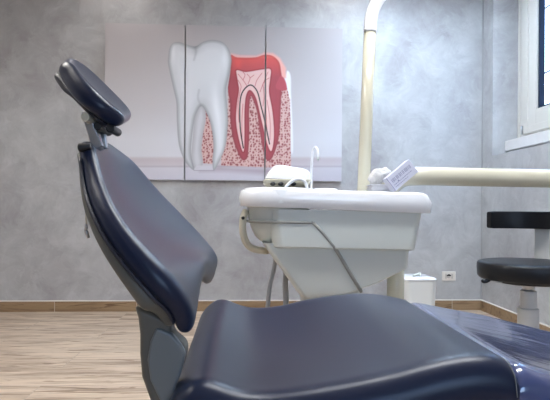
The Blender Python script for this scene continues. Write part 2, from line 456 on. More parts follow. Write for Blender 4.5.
# ------------------------------------------------------------------ triptych
def inpoly(x, y, P):
    c = np.zeros(x.shape, bool); n = len(P); j = n-1
    for i in range(n):
        xi, yi = P[i]; xj, yj = P[j]
        if yi != yj: c ^= ((yi > y) != (yj > y)) & (x < (xj-xi)*(y-yi)/(yj-yi)+xi)
        j = i
    return c
def dist(x, y, P, closed=True):
    d = np.full(x.shape, 1e9); n = len(P)
    for i in range(n if closed else n-1):
        ax, ay = P[i]; bx_, by = P[(i+1) % n]
        vx, vy = bx_-ax, by-ay; L2 = vx*vx+vy*vy+1e-9
        t = np.clip(((x-ax)*vx+(y-ay)*vy)/L2, 0, 1)
        d = np.minimum(d, np.hypot(x-ax-t*vx, y-ay-t*vy))
    return d
def sm(P, closed=True, n=5):
    pts = [V((a, b, 0)) for a, b in P]
    if closed: q = catmull(pts[-2:]+pts+pts[:2], n)[2*n:-2*n-0][:len(P)*n]
    else: q = catmull(pts, n)
    return [(p.x, p.y) for p in q]
tooth = sm([(169, 51), (172, 44), (178, 42), (185, 44), (195, 46.5), (203, 42), (212, 40), (222, 42), (228, 48), (231.5, 59), (229.5, 73), (226, 89), (227, 105), (228, 122), (225.6, 145), (220, 160), (214, 170), (212.5, 160), (213.5, 145), (211, 126), (206, 112), (201, 106), (196, 114), (193.5, 125), (191.5, 141), (191, 155), (194, 170), (185, 161), (179, 145), (177, 122), (176.5, 103), (174, 91), (170, 73), (168, 61)])
backroot = sm([(194, 122), (199, 107), (204, 108), (206, 118), (203, 135), (201.5, 150), (203, 163), (200, 168), (194, 168), (191, 155)])
bone1 = [(204, 110), (208, 112), (212, 127), (214, 145), (213, 164), (201, 163), (202, 140)]
bone = [(228, 86), (238, 80), (276, 88), (287, 88), (290, 100), (291, 168), (256, 167), (221, 165.5), (222, 150), (226, 130), (228, 105)]
red = sm([(230.5, 55.5), (237.5, 57.5), (255, 57.5), (264, 55), (272.5, 56), (279, 62), (281, 71.5), (282, 82), (281, 100), (280.5, 113), (279, 136), (274, 154), (268.6, 161), (264, 154), (260.5, 136), (257, 112), (253, 100), (250.5, 97), (249, 113), (249.3, 130), (248, 154), (245, 160), (240.4, 157.7), (233.6, 141), (230.5, 122), (230, 103), (228, 89), (230.5, 70)])
pulp = sm([(236, 71), (246, 72), (262, 69.5), (270.5, 69.5), (270, 80), (269, 92), (272.5, 112), (274, 135), (271.5, 151), (267, 143), (261, 118), (256, 98), (250, 90), (246, 96), (244.5, 112), (244.5, 135), (244, 150), (242, 150), (238, 135), (236, 120), (237, 103), (239, 88)])
nerve = sm([(243.3, 148), (240.5, 130), (239.7, 108), (242, 93), (250, 85), (257, 91), (261, 106), (265, 122), (269.5, 144)], False)
vess = [sm(a, False) for a in ([(247, 86), (243, 80), (238, 74)], [(243, 80), (245, 75), (243, 72)], [(248, 84), (250, 78), (247, 74)], [(250, 78), (254, 75)],
        [(255, 86), (257, 80), (262, 73)], [(260, 92), (263, 84), (268, 72)], [(263, 84), (266, 80), (269, 78)], [(263, 106), (264, 96), (263, 84)], [(267, 130), (266, 112), (265, 98)], [(239, 122), (238, 105), (240, 92), (241, 86), (238, 80)], [(242, 140), (242, 118), (243, 104)], [(270, 140), (270, 120), (267, 100)])]
gum = sm([(280, 76), (285, 80), (286.5, 90), (277, 89), (276, 84)])
enam = sm([(287, 71), (290.5, 76), (291, 95), (292.5, 125), (293, 150), (291, 150), (290, 110), (287, 90), (284, 80)])
base_t = [(192, 170.5), (197, 165.5), (213, 165.5), (213, 170.5)]
def art(x, y):
    col = np.zeros(x.shape+(3,))
    def C_(*c): return np.array(c, float)
    ys = [20, 60, 110, 140, 156, 158.5, 160.5, 165, 166.5, 168, 184]
    cs = np.array([(172, 165, 166), (178, 171, 172), (192, 187, 190), (203, 201, 206), (204, 202, 207), (190, 180, 184), (188, 177, 183), (192, 184, 190), (176, 168, 176), (196, 192, 200), (190, 185, 196)], float)
    for k in range(3): col[..., k] = np.interp(y, ys, cs[:, k])
    col *= (1+.03*np.cos((x-150)/60))[..., None]
    def put(mask, c, a=1.0):
        mask = np.clip(mask*a, 0, 1)[..., None]; col[:] = col*(1-mask)+c*mask
    def soft(P, w=.5): d = dist(x, y, P); s = np.where(inpoly(x, y, P), d, -d); return np.clip(s/w*.5+.5, 0, 1), s
    h = np.sin(np.floor(x/1.0)*12.9898+np.floor(y/1.0)*78.233)*43758.5453; h -= np.floor(h)
    # jittered pits
    gx = np.floor(x/2.6); gy = np.floor(y/2.6); pit = np.full(x.shape, 9.)
    for i in (-1, 0, 1):
        for j in (-1, 0, 1):
            a = gx+i; b = gy+j
            r1 = np.sin(a*127.1+b*311.7)*43758.5; r1 -= np.floor(r1)
            r2 = np.sin(a*269.5+b*183.3)*43758.5; r2 -= np.floor(r2)
            r3 = np.sin(a*419.2+b*71.9)*43758.5; r3 -= np.floor(r3)
            pit = np.minimum(pit, np.hypot(x-(a+.15+.7*r1)*2.6, (y-(b+.15+.7*r2)*2.6)*.85)/(.34+.78*r3))
    pm = np.clip(1.5-pit*1.1, 0, 1)
    m_, _ = soft([(200, 171), (219, 166.5), (232, 168), (290, 169), (296, 171), (262, 174), (228, 171)], 3); put(m_, C_(150, 128, 142), .6)
    m_, s = soft(enam, .8); put(m_, C_(226, 226, 230))
    for B in (bone, bone1):
        m_, s = soft(B); put(m_, C_(206, 170, 164)); put(m_*pm, C_(138, 70, 76), .95)
    peach = [(264, 52.5), (273, 53), (280, 58), (286, 68), (286, 78), (281, 78), (276, 60), (262, 57)]
    m_, _ = soft(peach, 1.2); put(m_, C_(226, 168, 160))
    m_, _ = soft([(229, 53), (240, 55), (256, 55.5), (264, 53), (264, 57), (240, 59), (229, 57)], 1); put(m_, C_(222, 170, 166))
    m_, s = soft(red)
    c = np.empty(x.shape+(3,)); t = np.clip((y-60)/18, 0, 1)[..., None]
    c[:] = C_(204, 90, 88)*(1-t)+C_(162, 76, 84)*t
    c = c*(1-.12*np.clip(1-s/2.5, 0, 1))[..., None]+C_(20, 4, 2)*np.exp(-((x-238)/4)**2-((y-64)/6)**2)[..., None]
    put(m_, c); put(m_*np.clip(1-np.abs(y-57-(s*0))/2.0, 0, 1), C_(222, 110, 98), .5)
    m_, s = soft(gum); put(m_, C_(176, 82, 92))
    m_, s = soft(pulp); put(np.clip((s+1.6)/.9, 0, 1)*(soft(red)[0]), C_(132, 44, 54), .6); put(m_, C_(224, 188, 184))
    for v in vess: put(np.clip(1.0-dist(x, y, v, False)/.55, 0, 1), C_(178, 84, 92), .85)
    put(np.clip(1.35-dist(x, y, nerve, False)/.62, 0, 1), C_(28, 24, 30))
    # white tooth
    m_, s = soft(backroot); put(m_, C_(176, 172, 176)); put(m_*np.clip((s-.5)/4, 0, 1), C_(205, 204, 208), .8)
    m_, _ = soft(base_t); put(m_, C_(204, 200, 207), .8)
    m_, s = soft(tooth)
    sh = 148+54*np.clip(s/3.5, 0, 1)**.7+16*np.clip((s-2)/8, 0, 1)
    sh += 16*np.exp(-((x-225)/3.0)**2-((y-58)/14)**2)+18*np.exp(-((x-173)/2.6)**2-((y-52)/12)**2)
    sh -= 20*np.exp(-((x-(196-.1*(y-45)))/3.0)**2-((y-48)/7)**2)
    sh -= 10*np.exp(-((x-205)/12)**2-((y-97)/16)**2)
    sh += 14*np.exp(-((x-(213+.12*(y-80)))/4.)**2)*np.clip((y-80)/20, 0, 1)
    c = sh[..., None]*np.array([.985, .985, 1.0]); put(m_, np.minimum(c, 245))
    for L_, a in ((sm([(201, 106), (198, 98), (199, 90)], False), .25), (sm([(195, 46.5), (196, 52), (194, 60)], False), .25), (sm([(194, 170), (192, 155), (193, 138), (197, 116)], False), .35)):
        put(np.clip(1.4-dist(x, y, L_, False)/1.2, 0, 1)*m_, C_(140, 138, 144), a)
    put(np.clip(1.0-dist(x, y, [(194, 170.5), (214, 170.5)], False)/.7, 0, 1), C_(150, 144, 154), .8)
    return col

def art_material():
    m = bpy.data.materials.new('tooth_print'); m.use_nodes = True; nt = m.node_tree; b = nt.nodes['Principled BSDF']
    a = nt.nodes.new('ShaderNodeVertexColor'); a.layer_name = 'print'
    nt.links.new(a.outputs['Color'], b.inputs['Base Color']); b.inputs['Roughness'].default_value = .6; b.inputs['Specular IOR Level'].default_value = .3
    return m
M['art'] = art_material()
panels = [(106.4, 185.3, 'left canvas panel: blank grey with the edge of the white tooth'),
          (186.8, 265.0, 'middle canvas panel: white tooth beside cut red tooth'),
          (266.4, 341.8, 'right canvas panel: end of cut red tooth and empty grey')]
ART_GAIN = 1.0
for (p0, p1, lab) in panels:
    a = at(p0, 26, YW); b = at(p1, 26, YW)
    z1 = at(225, 27.3, YW).z; z0 = at(225, 180.5, YW).z
    x0, x1 = a.x, b.x
    t = thing('canvas_panel', ((x0+x1)/2, YW, z0), lab + ', hung on grey wall', 'picture', 'three part tooth picture')
    link('stretcher', bx((x0, YW-.034, z0), (x1, YW-.0015, z1)), M['canvas_edge'], t, smooth=False)
    nx = int((p1-p0)*2.2); nz = int(155*2.2); yp = YW-.036
    X, Z = np.meshgrid(np.linspace(x0, x1, nx), np.linspace(z0, z1, nz))
    px, py = proj(X, yp, Z)
    col = art(px, py)/255
    colb = np.where(col <= .04045, col/12.92, ((col+.055)/1.055)**2.4)*ART_GAIN
    verts = np.stack([X, np.full(X.shape, yp), Z], -1).reshape(-1, 3)
    i = np.arange(nx*nz).reshape(nz, nx)
    F = np.stack([i[:-1, :-1], i[:-1, 1:], i[1:, 1:], i[1:, :-1]], -1).reshape(-1, 4)
    me = bpy.data.meshes.new('print'); me.from_pydata(verts.tolist(), [], F.tolist())
    ca = me.color_attributes.new('print', 'FLOAT_COLOR', 'POINT')
    ca.data.foreach_set('color', np.concatenate([colb.reshape(-1, 3), np.ones((nx*nz, 1))], 1).astype(np.float32).ravel())
    me.materials.append(M['art'])
    o = bpy.data.objects.new('print', me); C.objects.link(o); o.parent = t; o.matrix_parent_inverse = parent_world(t).inverted()

# ------------------------------------------------------------------ outlet
c = at(448.6, 276, YW)
t = thing('wall_outlet', (c.x, YW, c.z), 'small ivory power outlet low on the grey wall', 'outlet')
link('plate', bx((c.x-.062, YW-.009, c.z-.042), (c.x+.062, YW, c.z+.042)), M['plate'], t, bevel=.004)
bm = bmesh.new(); lathe(bm, (0, 0, 0), [(0, .004), (.016, .004), (.018, 0), (.018, -.003)], 20)
bmesh.ops.transform(bm, matrix=Matrix.Translation((c.x-.002, YW-.010, c.z)) @ Matrix.Rotation(PI/2, 4, 'X'), verts=bm.verts)
for dx in (-.028, .028): box(bm, (c.x+dx-.007, YW-.012, c.z-.022), (c.x+dx+.007, YW-.008, c.z+.022))
link('socket_insert', bm, M['frame'], t, smooth=False)
bm = bmesh.new(); box(bm, (c.x-.022, YW-.0165, c.z+.001), (c.x+.016, YW-.012, c.z+.012)); box(bm, (c.x-.012, YW-.0165, c.z+.012), (c.x+.006, YW-.012, c.z+.018))
link('socket_holes', bm, M['black'], t, smooth=False)

# ------------------------------------------------------------------ dental chair
chair = thing('dental_chair', (.15, 1.12, 0), 'navy leather dental treatment chair filling the foreground', 'dental chair')
R = [(96, 148.5, .99), (102, 174, .95), (112, 200, .90), (129, 227, .865), (151, 252, .845), (174, 276, .84), (188, 297, .85), (196, 319, .87)]
Fq = [(117, 148.5, 1.25), (134, 161, 1.29), (150, 180, 1.35), (169, 200.5, 1.385), (193, 225, 1.41), (210, 244, 1.43), (218.5, 258, 1.43), (216, 271, 1.38)]
Np = catmull([at(*p) for p in R], 2); Fp = catmull([at(*p) for p in Fq], 2)
def backdir(i, L):
    a = (Np[max(i-1, 0)]+Fp[max(i-1, 0)])/2; b = (Np[min(i+1, L-1)]+Fp[min(i+1, L-1)])/2
    t = (b-a).normalized(); e = (Fp[i]-Np[i]).normalized()
    return t.cross(e).normalized() if t.cross(e).x < 0 else e.cross(t).normalized()
L = len(Np); st = []
for i in range(L):
    u = i/(L-1); bd = backdir(i, L)
    st.append((Np[i], Fp[i], bd, .008+.022*math.sin(PI*min(1, u*1.05))**1, .72+.38*u if u < .7 else .99-.7*(u-.7)))
print('backdirs', [tuple(round(v, 2) for v in s[2]) for s in st][::4])
link('backrest', cushion(st, .050, .022, .028, scoop=.055, nsc=7), M['leather'], chair, sub=2)
# shell behind backrest
sh = []
for i in range(L):
    N, F, b, d, ts = st[i]; e = (F-N).normalized(); u = i/(L-1)
    o = b*(.050*ts-.006)
    sh.append((N+e*.004+o, F-e*.004+o, b, 0, .45+1.3*u if u < .8 else 1.49-2.2*(u-.8)))
link('backrest_shell', cushion(sh, .026, .014, .014, scoop=.055, nsc=7), M['shell'], chair, sub=2)
# piping between
bm = bmesh.new()
pp = []
for i in range(L):
    N, F, b, d, ts = st[i]; e = (F-N).normalized(); pp.append(N-e*.0165+b*(.050*ts-.003))
tube(bm, catmull(pp, 3), .0035, 8); link('piping', bm, M['leather_dark'], chair)

# headrest
Hn = [(73.5, 63.5, 1.04), (80.5, 73.5, 1.02), (93.5, 87.5, 1.0), (108.5, 101.5, 1.0), (121.5, 111.5, 1.02)]
Hf = [(76.5, 59.5, 1.19), (87.5, 66.5, 1.21), (104.5, 82.5, 1.22), (118.5, 96.5, 1.22), (129.5, 108.5, 1.20)]
Nh = catmull([at(*p) for p in Hn], 2); Fh = catmull([at(*p) for p in Hf], 2); Lh = len(Nh)
hs = []
for i in range(Lh):
    a = (Nh[max(i-1, 0)]+Fh[max(i-1, 0)])/2; b = (Nh[min(i+1, Lh-1)]+Fh[min(i+1, Lh-1)])/2
    t = (b-a).normalized(); e = (Fh[i]-Nh[i]).normalized(); bd = e.cross(t).normalized()
    if bd.x > 0: bd = -bd
    hs.append((Nh[i], Fh[i], bd, .006, 1-.25*abs(i/(Lh-1)-.4)))
hr = link('headrest', cushion(hs, .043, .016, .018), M['leather'], chair, sub=2)
hb = []
for i in range(Lh-1):
    N, F, b, d, ts = hs[i]; e = (F-N).normalized(); o = b*.034
    hb.append((N+e*.02+o, F-e*.02+o, b, 0, 1 if i < 3 else .7))
link('headrest_back', cushion(hb, .020, .016, .014), M['leather_dark'], hr, sub=2)
# bracket
bm = bmesh.new()
Yb = 1.03
def plate(bm, pts, Y, dy): prism(bm, [at(a, b, Y) for a, b in pts], V((0, dy, 0)))
plate(bm, [(81, 112), (90, 112), (94, 126), (103, 146), (92, 150), (87, 132)], Yb, .012)
plate(bm, [(93, 117), (104, 121), (105, 133), (107, 148), (96, 150), (95, 133)], Yb+.05, .012)
link('headrest_bracket', bm, M['metal'], chair, bevel=.002)
bm = bmesh.new(); p = at(92, 135, Yb+.012); q = at(98, 152, Yb+.012)
tube(bm, [at(90, 122, Yb+.031), at(95, 137, Yb+.031), at(98, 150, Yb+.031)], .012, 16); link('headrest_rod', bm, M['metal'], chair)
bm = bmesh.new(); p = at(85, 117, Yb-.03); tube(bm, [p, p+V((0, .1, 0))], .0085, 24); link('pivot_knob', bm, M['beige'], chair, bevel=.002)
bm = bmesh.new(); p = at(97, 126, Yb-.0); tube(bm, [p, p+V((0, .085, 0))], .0085, 24); p = at(110, 128, Yb); tube(bm, [p, p+V((0, .06, 0))], .009, 20)
link('pivot_pin', bm, M['black'], chair, bevel=.002)
bm = bmesh.new(); p = at(78, 148, .97); q = at(86, 147, .97); tube(bm, catmull([p, p*.7+q*.3, q, q+(q-p)*.6], 3), [.004, .0065, .0085, .0085, .008, .008, .007, .007, .006, .006], 16)
link('release_knob', bm, M['black'], chair)

# seat
YN, YFR = .84, 1.41
near = [at(a, b, YN) for a, b in [(180, 388), (192, 381), (206, 377), (222, 384), (239, 391), (265, 393), (290, 390), (340, 383), (395, 372), (430, 362), (465, 355), (495, 354), (514, 362)]]
far = [at(a, b, YFR) for a, b in [(203, 309), (211, 301), (222, 296), (233, 301), (243, 305.5), (260, 307), (284, 304), (302, 299.2), (323, 295.5), (356, 292), (380, 293.5), (410, 300)]]
def interp(P, x): return float(np.interp(x, [p.x for p in P], [p.z for p in P]))
XS0, XS1 = -.108, .455
xs = [XS0+(XS1-XS0)*k/22 for k in range(23)]
ss = []
for x in xs:
    u = (x-XS0)/(XS1-XS0)
    zn = (interp(near, x)+interp(near, x-.012)+interp(near, x+.012))/3; zf = (interp(far, x)+interp(far, x-.008)+interp(far, x+.008))/3
    dish = .030*math.sin(PI*min(1, max(0, u*1.0+.12)))**.8*(1-u*.55)
    ss.append((V((x, YN, zn)), V((x, YFR, zf)), V((0, 0, -1)), dish, 1))
link('seat_cushion', cushion(ss, .10, .035, .035, (True, False)), M['leather'], chair, sub=2)
# leg rest, under clear film
ln = [at(512, 361.6, YN), at(514, 362, YN), at(550, 373, YN)]; lf = [at(410, 300.3, YFR), at(437, 306.3, YFR), at(479, 313.5, YFR), at(520, 323.5, YFR), at(550, 331, YFR)]
def ext(P, x):
    if x <= P[-1].x: return interp(P, x)
    s = -.30
    return P[-1].z + s*(x-P[-1].x)
ls = []
for k in range(19):
    x = XS1-.012+k*.045; u = k/18
    ins = .02*u+.12*max(0, u-.75)
    zn = ext(ln, x); zf = ext(lf, x)
    ls.append((V((x, YN-.0+ins, zn+.0015)), V((x, YFR-ins, zf+.0015)), V((0, 0, -1)), .004, .95-.3*u))
link('leg_rest', cushion(ls, .103, .0358, .04, (False, True)), M['film'], chair, sub=2)['label'] = 'shiny blue leg rest covered in clear plastic film'
# film hem
bm = bmesh.new()
hem = []
def secpt(s, S, th, r, comp=1):
    N, F, b, d, ts = S; return N+(F-N)*s+b*(d*min(1, math.sin(PI*max(s, 0))**.9) if 0 < s < 1 else 0)
S = ss[-1]
S = ls[0]
prof = [S[0]+V((0, -.036, -.05)), S[0]+V((0, -.0262, -.016))] + [secpt(s, S, .1, .035)+V((0, 0, .0004)) for s in SF] + [S[1]+V((0, .028, -.016))]
tube(bm, catmull(prof, 3), .0009, 6); link('film_hem', bm, M['panel'], chair)
# under structure
us = []
for x, w_, zz in ((-.10, .20, .52), (.05, .23, .50), (.25, .23, .50), (.42, .21, .49)):
    us.append((V((x, 1.125-w_, zz)), V((x, 1.125+w_, zz)), V((0, 0, -1)), 0, 1))
link('seat_shell', cushion(us, .09, .02, .02), M['shell'], chair, sub=1)
ul = []
for x, w_, zz in ((.47, .2, .47), (.7, .2, .40), (.95, .18, .33), (1.1, .16, .29)):
    ul.append((V((x, 1.125-w_, zz)), V((x, 1.125+w_, zz)), V((0, 0, -1)), 0, 1))
link('leg_rest_shell', cushion(ul, .05, .02, .02), M['shell'], chair, sub=1)
bm = bmesh.new(); rings = [rrect_ring(bm, .0, .34, 1.0, 1.25, z, .05) for z in (.02, .44)]; bridge(bm, rings); link('lift_column', bm, M['panel'], chair, bevel=.01)
bm = bmesh.new(); rings = [rrect_ring(bm, -.3+i, .75-i, .84+i, 1.41-i, z, .1) for z, i in ((0, 0), (.035, 0), (.05, .02))]; bridge(bm, rings); link('base_plate', bm, M['shell'], chair, smooth=False)
# side support bracket
outer = [(133, 306), (137, 318), (139, 335), (139, 355), (141, 378), (149, 400), (160, 425), (200, 440), (215, 420), (196, 402), (172, 394), (180, 375), (187, 352), (183, 344), (170, 333), (172, 322), (150, 312)]
bm = bmesh.new(); prism(bm, [at(a, b, .885) for a, b in outer], V((0, .05, 0)))
link('side_support', bm, M['shell'], chair, bevel=.012)
inner = [(156, 328), (150, 342), (147, 361), (150, 381), (160, 402), (172, 412), (184, 405), (174, 391), (181, 374), (185.5, 353), (181, 345), (171, 334)]
bm = bmesh.new(); prism(bm, [at(a, b, .879) for a, b in inner], V((0, .02, 0)))
link('support_panel', bm, M['panel'], chair, bevel=.005)

# bib chain hanging at the back
t = thing('bib_chain', at(86, 180, 1.0), 'thin cord with a clip hanging behind the chair backrest', 'clip cord')
link('cord', tb(catmull([at(86.5, 176, .985), at(87, 195, .985), at(86, 212, .985), at(86.5, 228, .985)], 4), .0016, 8), M['beige'], t)
bm = bmesh.new(); p = at(84.5, 227, .985); q = at(88.5, 238, .985); tube(bm, [p, (p+q)/2, q], [.002, .0042, .003], 10); tube(bm, [at(86.5, 224, .985), at(86, 230, .985)], .0035, 10)
link('clip', bm, M['metal'], t)

# ------------------------------------------------------------------ dental unit
U0 = 2.25
unit = thing('dental_unit', (at(330, 240, 2.4).x, 2.42, 0), 'white dental unit with spittoon bowl and cream arms behind chair', 'dental unit')
def X_(px, Y=U0): return at(px, HZ, Y).x
def Z_(py, px=330, Y=U0): return at(px, py, Y).z
# rim tray
zl0, zr0 = Z_(206, 240), Z_(213.5, 430); zl1, zr1 = Z_(188, 240), Z_(192.5, 430)
YB = U0+.36
bm = bmesh.new()
def rr(xl, xr, i, zr, zl): return rrect_ring(bm, X_(xl)+i, X_(xr)-i, U0-.02+i, YB-i, zr, .032, 8, zl, .12)
rings = [rr(240, 430.5, .003, zr0, zl0), rr(239.5, 431.3, 0, zr0+.003, zl0+.003), rr(238.5, 432, -.002, zr0+(zr1-zr0)*.5, zl0+(zl1-zl0)*.5), rr(240, 428, .0, zr1-.012, zl1-.010), rr(241, 426, .006, zr1-.003, zl1-.003), rr(242, 423, .016, zr1, zl1)]
bridge(bm, rings, True, False)
top = rings[-1]
r2 = rr(246, 420, .026, zr1-.002, zl1-.002); r3 = rr(247, 419, .034, zr1-.003, zl1-.003)
bridge(bm, [top, r2, r3], False, True)
link('rim_tray', bm, M['white'], unit)
# bowl
cx = (X_(247)+X_(314))/2; rb = (X_(314)-X_(247))/2; cyb = U0+.005+rb
zt = Z_(189, 280); zb = Z_(243.5, 280)
bm = bmesh.new(); H = zt-zb
lathe(bm, (cx, cyb, zb), [(0, 0), (rb*.5, .000), (rb*.60, .004), (rb*.74, H*.10), (rb*.88, H*.28), (rb*.97, H*.48), (rb*1.0, H*.66), (rb*1.0, H*.95), (rb*1.0, H+.004), (rb*.93, H+.004), (rb*.88, H*.8), (rb*.7, H*.45), (rb*.3, H*.25), (0, H*.2)], 48)
link('spittoon_bowl', bm, M['unit'], unit)
# white bowl lip
bm = bmesh.new(); lathe(bm, (cx, cyb-.004, Z_(207, 270)), [(rb*.98, 0), (rb*1.13, .002), (rb*1.15, .02), (rb*1.15, .075), (rb*1.11, .089), (rb*1.03, .090), (rb*.98, .06), (rb*.98, 0)], 56)
link('bowl_lip', bm, M['ceramic'], unit)
# upper body
bm = bmesh.new(); ra = .04
rings = []
for py, a, b, i, rl in ((209, 268, 424, 0, .05), (226, 270, 421.3, .001, .05), (240, 272, 418.6, .002, .05), (246.5, 273, 417.5, .003, .05), (248, 275, 416, .010, .05)):
    rings.append(rrect_ring(bm, X_(a), X_(b), U0+i, YB-.02-i, Z_(py+3.2, 420), ra, 6, Z_(py, 265), rl))
bridge(bm, rings); link('upper_body', bm, M['unit'], unit, smooth=True, bevel=.003)
# lower body
bm = bmesh.new(); rings = []
for py, a, b, i in ((244, 263, 413.5, .034), (257, 272, 412.8, .034), (269, 281, 412, .036), (273, 284, 406, .038), (284, 292, 384, .042), (294, 299, 357, .046), (300, 304, 340, .055)):
    rings.append(rrect_ring(bm, X_(a), X_(b), U0+i, YB-.04-i, Z_(py, 340), .03, 6))
bridge(bm, rings); link('lower_body', bm, M['unit'], unit, smooth=True, bevel=.004)
# seam groove laid on as a rib, its shadow put into darker grey
bm = bmesh.new()
def fy(py): return U0+(.0 if py < 240 else .02)
path = [at(313, 222.6, U0+.004), at(323, 233, U0+.006), at(334, 247, U0+.009), at(337, 251, U0+.030), at(347, 268, U0+.034), at(361.5, 292, U0+.044)]
tube(bm, path, .0085, 12)
tube(bm, catmull([V((cx-rb*1.0, cyb-.01, Z_(221.6, 250))), V((cx-rb*.75, cyb-rb*.70, Z_(221.8, 255))), V((cx-rb*.3, cyb-rb*.97, Z_(222, 270))), V((cx+rb*.1, U0+.002, Z_(222.2, 285))), V((X_(300), U0+.002, Z_(222.5, 300))), at(313, 222.6, U0+.004)], 4), .007, 12)
link('groove_shade_rib', bm, M['groove_shade'], unit)
# left hose bend, elbow and hoses
bm = bmesh.new(); tube(bm, catmull([at(246, 211, 2.38), at(243, 219, 2.36), at(243, 232, 2.35), at(246.5, 243, 2.36), at(254, 249, 2.38), at(268, 251, 2.42)], 5), .017, 14); link('drain_hose', bm, M['beige'], unit)
bm = bmesh.new(); p = at(243, 218, 2.33); tube(bm, [p, p+V((0, .03, 0))], .008, 12); link('hose_screw', bm, M['black'], unit)
for (a, b, w_) in ((274, 268, .011), (286.5, 286, .014)):
    pts = [at(a+3, 250, 2.48), at(a, 268, 2.48), at((a+b)/2-1, 285, 2.49), at(b, 303, 2.50)]
    e = pts[-1]; pts += [V((e.x-.01, e.y+.02, .25)), V((e.x+.05, e.y+.02, .08)), V((e.x+.2, e.y, .05))]
    link('supply_hose', tb(catmull(pts, 5), w_, 12), M['hose'], unit)
# foot column
c = at(395.5, 290, 2.50)
bm = bmesh.new(); lathe(bm, (c.x, c.y, 0), [(0, 0), (.13, 0), (.13, .02), (.046, .035), (.043, .5), (.043, Z_(262, 394, 2.5)), (0, Z_(262, 394, 2.5))], 32); link('foot_column', bm, M['cream'], unit)
c2 = at(330, 290, 2.46)
bm = bmesh.new(); rings = [rrect_ring(bm, c2.x-.14+i, c2.x+.14-i, 2.36+i, 2.56-i, z, .03) for z, i in ((0, -.03), (.03, -.03), (.04, 0), (.53, 0))]; bridge(bm, rings); link('pedestal', bm, M['unit'], unit, bevel=.005)
# light pole with bent sleeve
YP = 2.46
bm = bmesh.new(); tube(bm, [at(363.2, 203, YP), at(363.5, 190, YP), at(366.8, 110, YP), at(370, 32.5, YP)], .031, 28); link('light_pole', bm, M['cream'], unit)
bm = bmesh.new()
pts = catmull([at(370, 33, YP), at(371, 20, YP), at(374.5, 7, YP), at(384, -7, YP), at(404, -18, YP), at(440, -26, YP), at(500, -30, YP)], 6)
tube(bm, pts, .033, 28); link('pole_sleeve', bm, M['white'], unit)['label'] = 'white bent sleeve on the cream pole'
bm = bmesh.new(); p = at(365.5, 29, YP-.034); tube(bm, [p, p+V((0, .02, 0))], .006, 10); link('sleeve_screw', bm, M['metal'], unit)
# tray arm
YA = 2.42
bm = bmesh.new()
pts = catmull([at(384, 203, YA), at(386, 194, YA), at(393, 184, YA), at(404, 177.5, YA), at(420, 176.2, YA), at(450, 176.6, YA), at(500, 177.6, YA), at(552, 178.7, YA), at(585, 179.5, YA)], 6)
tube(bm, pts, .0455, 28); e = pts[-1]
link('tray_arm', bm, M['cream'], unit)
bm = bmesh.new(); tube(bm, [e+V((.02, 0, -.08)), e+V((.02, 0, .09))], .055, 28); link('arm_joint', bm, M['white'], unit, bevel=.01)

# instrument holder on the rim
ZR = Z_(187.5, 290)
hold = []
bm = bmesh.new()
b0 = at(264, 186, 2.33); b1 = at(311, 186, 2.33)
zz = lambda py: at(288, py, 2.33).z
rings = []
for py, a, b, yf, yb in ((187.5, 268, 306, .03, .13), (183.5, 264, 309.5, 0, .16), (180.5, 263.5, 311, -.004, .165), (179.5, 265, 311, -.002, .16)):
    rings.append(rrect_ring(bm, at(a, 185, 2.33).x, at(b, 185, 2.33).x, 2.30+yf, 2.30+yb, zz(py), .025))
bridge(bm, rings); h = link('instrument_holder', bm, M['beige'], unit, bevel=.003)
bm = bmesh.new(); rings = []
for py, pl, a, b, yf, yb in ((180, 179, 264.5, 311, -.002, .16), (174, 172.5, 268, 310.5, .004, .155), (170.5, 166.5, 273, 309, .015, .145), (168.5, 164.3, 277, 306, .03, .13)):
    rings.append(rrect_ring(bm, at(a, 185, 2.33).x, at(b, 185, 2.33).x, 2.30+yf, 2.30+yb, zz(py), .03, 6, zz(pl)))
bridge(bm, rings); link('holder_cover', bm, M['white'], h, bevel=.006)
for a in (273, 281, 293.5):
    bm = bmesh.new(); p = at(a, 183.8, 2.292); tube(bm, [p, p+V((0, .03, 0))], .0125, 16)
    for v in bm.verts: v.co.z = p.z+(v.co.z-p.z)*.75
    link('instrument_socket', bm, M['black'], h)
# rinse spout and cup filler
bm = bmesh.new(); tube(bm, catmull([at(284, 190, 2.275), at(288, 184.5, 2.275), at(294, 180, 2.275), at(300, 179, 2.275), at(305, 182, 2.28), at(307.5, 190, 2.29)], 5), .0075, 12); link('rinse_spout', bm, M['white'], unit)
bm = bmesh.new(); tube(bm, catmull([at(311, 192, 2.38), at(311.3, 175, 2.38), at(312.3, 157, 2.38), at(313.2, 150.5, 2.38), at(315.4, 147.5, 2.37), at(317.6, 150, 2.36), at(318.2, 157.5, 2.35)], 6), .0062, 12); link('cup_filler_spout', bm, M['white'], unit)
bm = bmesh.new(); tube(bm, [at(318.1, 156.5, 2.35), at(318.2, 160.5, 2.35)], .0055, 12); link('spout_tip', bm, M['unit'], unit)
bm = bmesh.new(); c = at(325, 188, 2.42); lathe(bm, (c.x, c.y, Z_(190, 320)), [(0, .014), (.055, .013), (.062, .008), (.062, -.02)], 32); link('cup_rest', bm, M['white'], unit)

# carton & paper on the rim
YC = 2.27
o_ = at(395.8, 191, YC); ex = (at(419.5, 172, YC)-o_); ey = (at(387.3, 179.5, YC)-o_); ex.y = 0; ey.y = 0
ey = ey-ex*(ey.dot(ex)/ex.dot(ex)); ez = V((0, 1, 0)); LX, LY = ex.length*1.06, ey.length*1.12; exn, eyn = ex.normalized(), ey.normalized()
mt = Matrix((exn, eyn, ez)).transposed().to_4x4(); mt.translation = o_
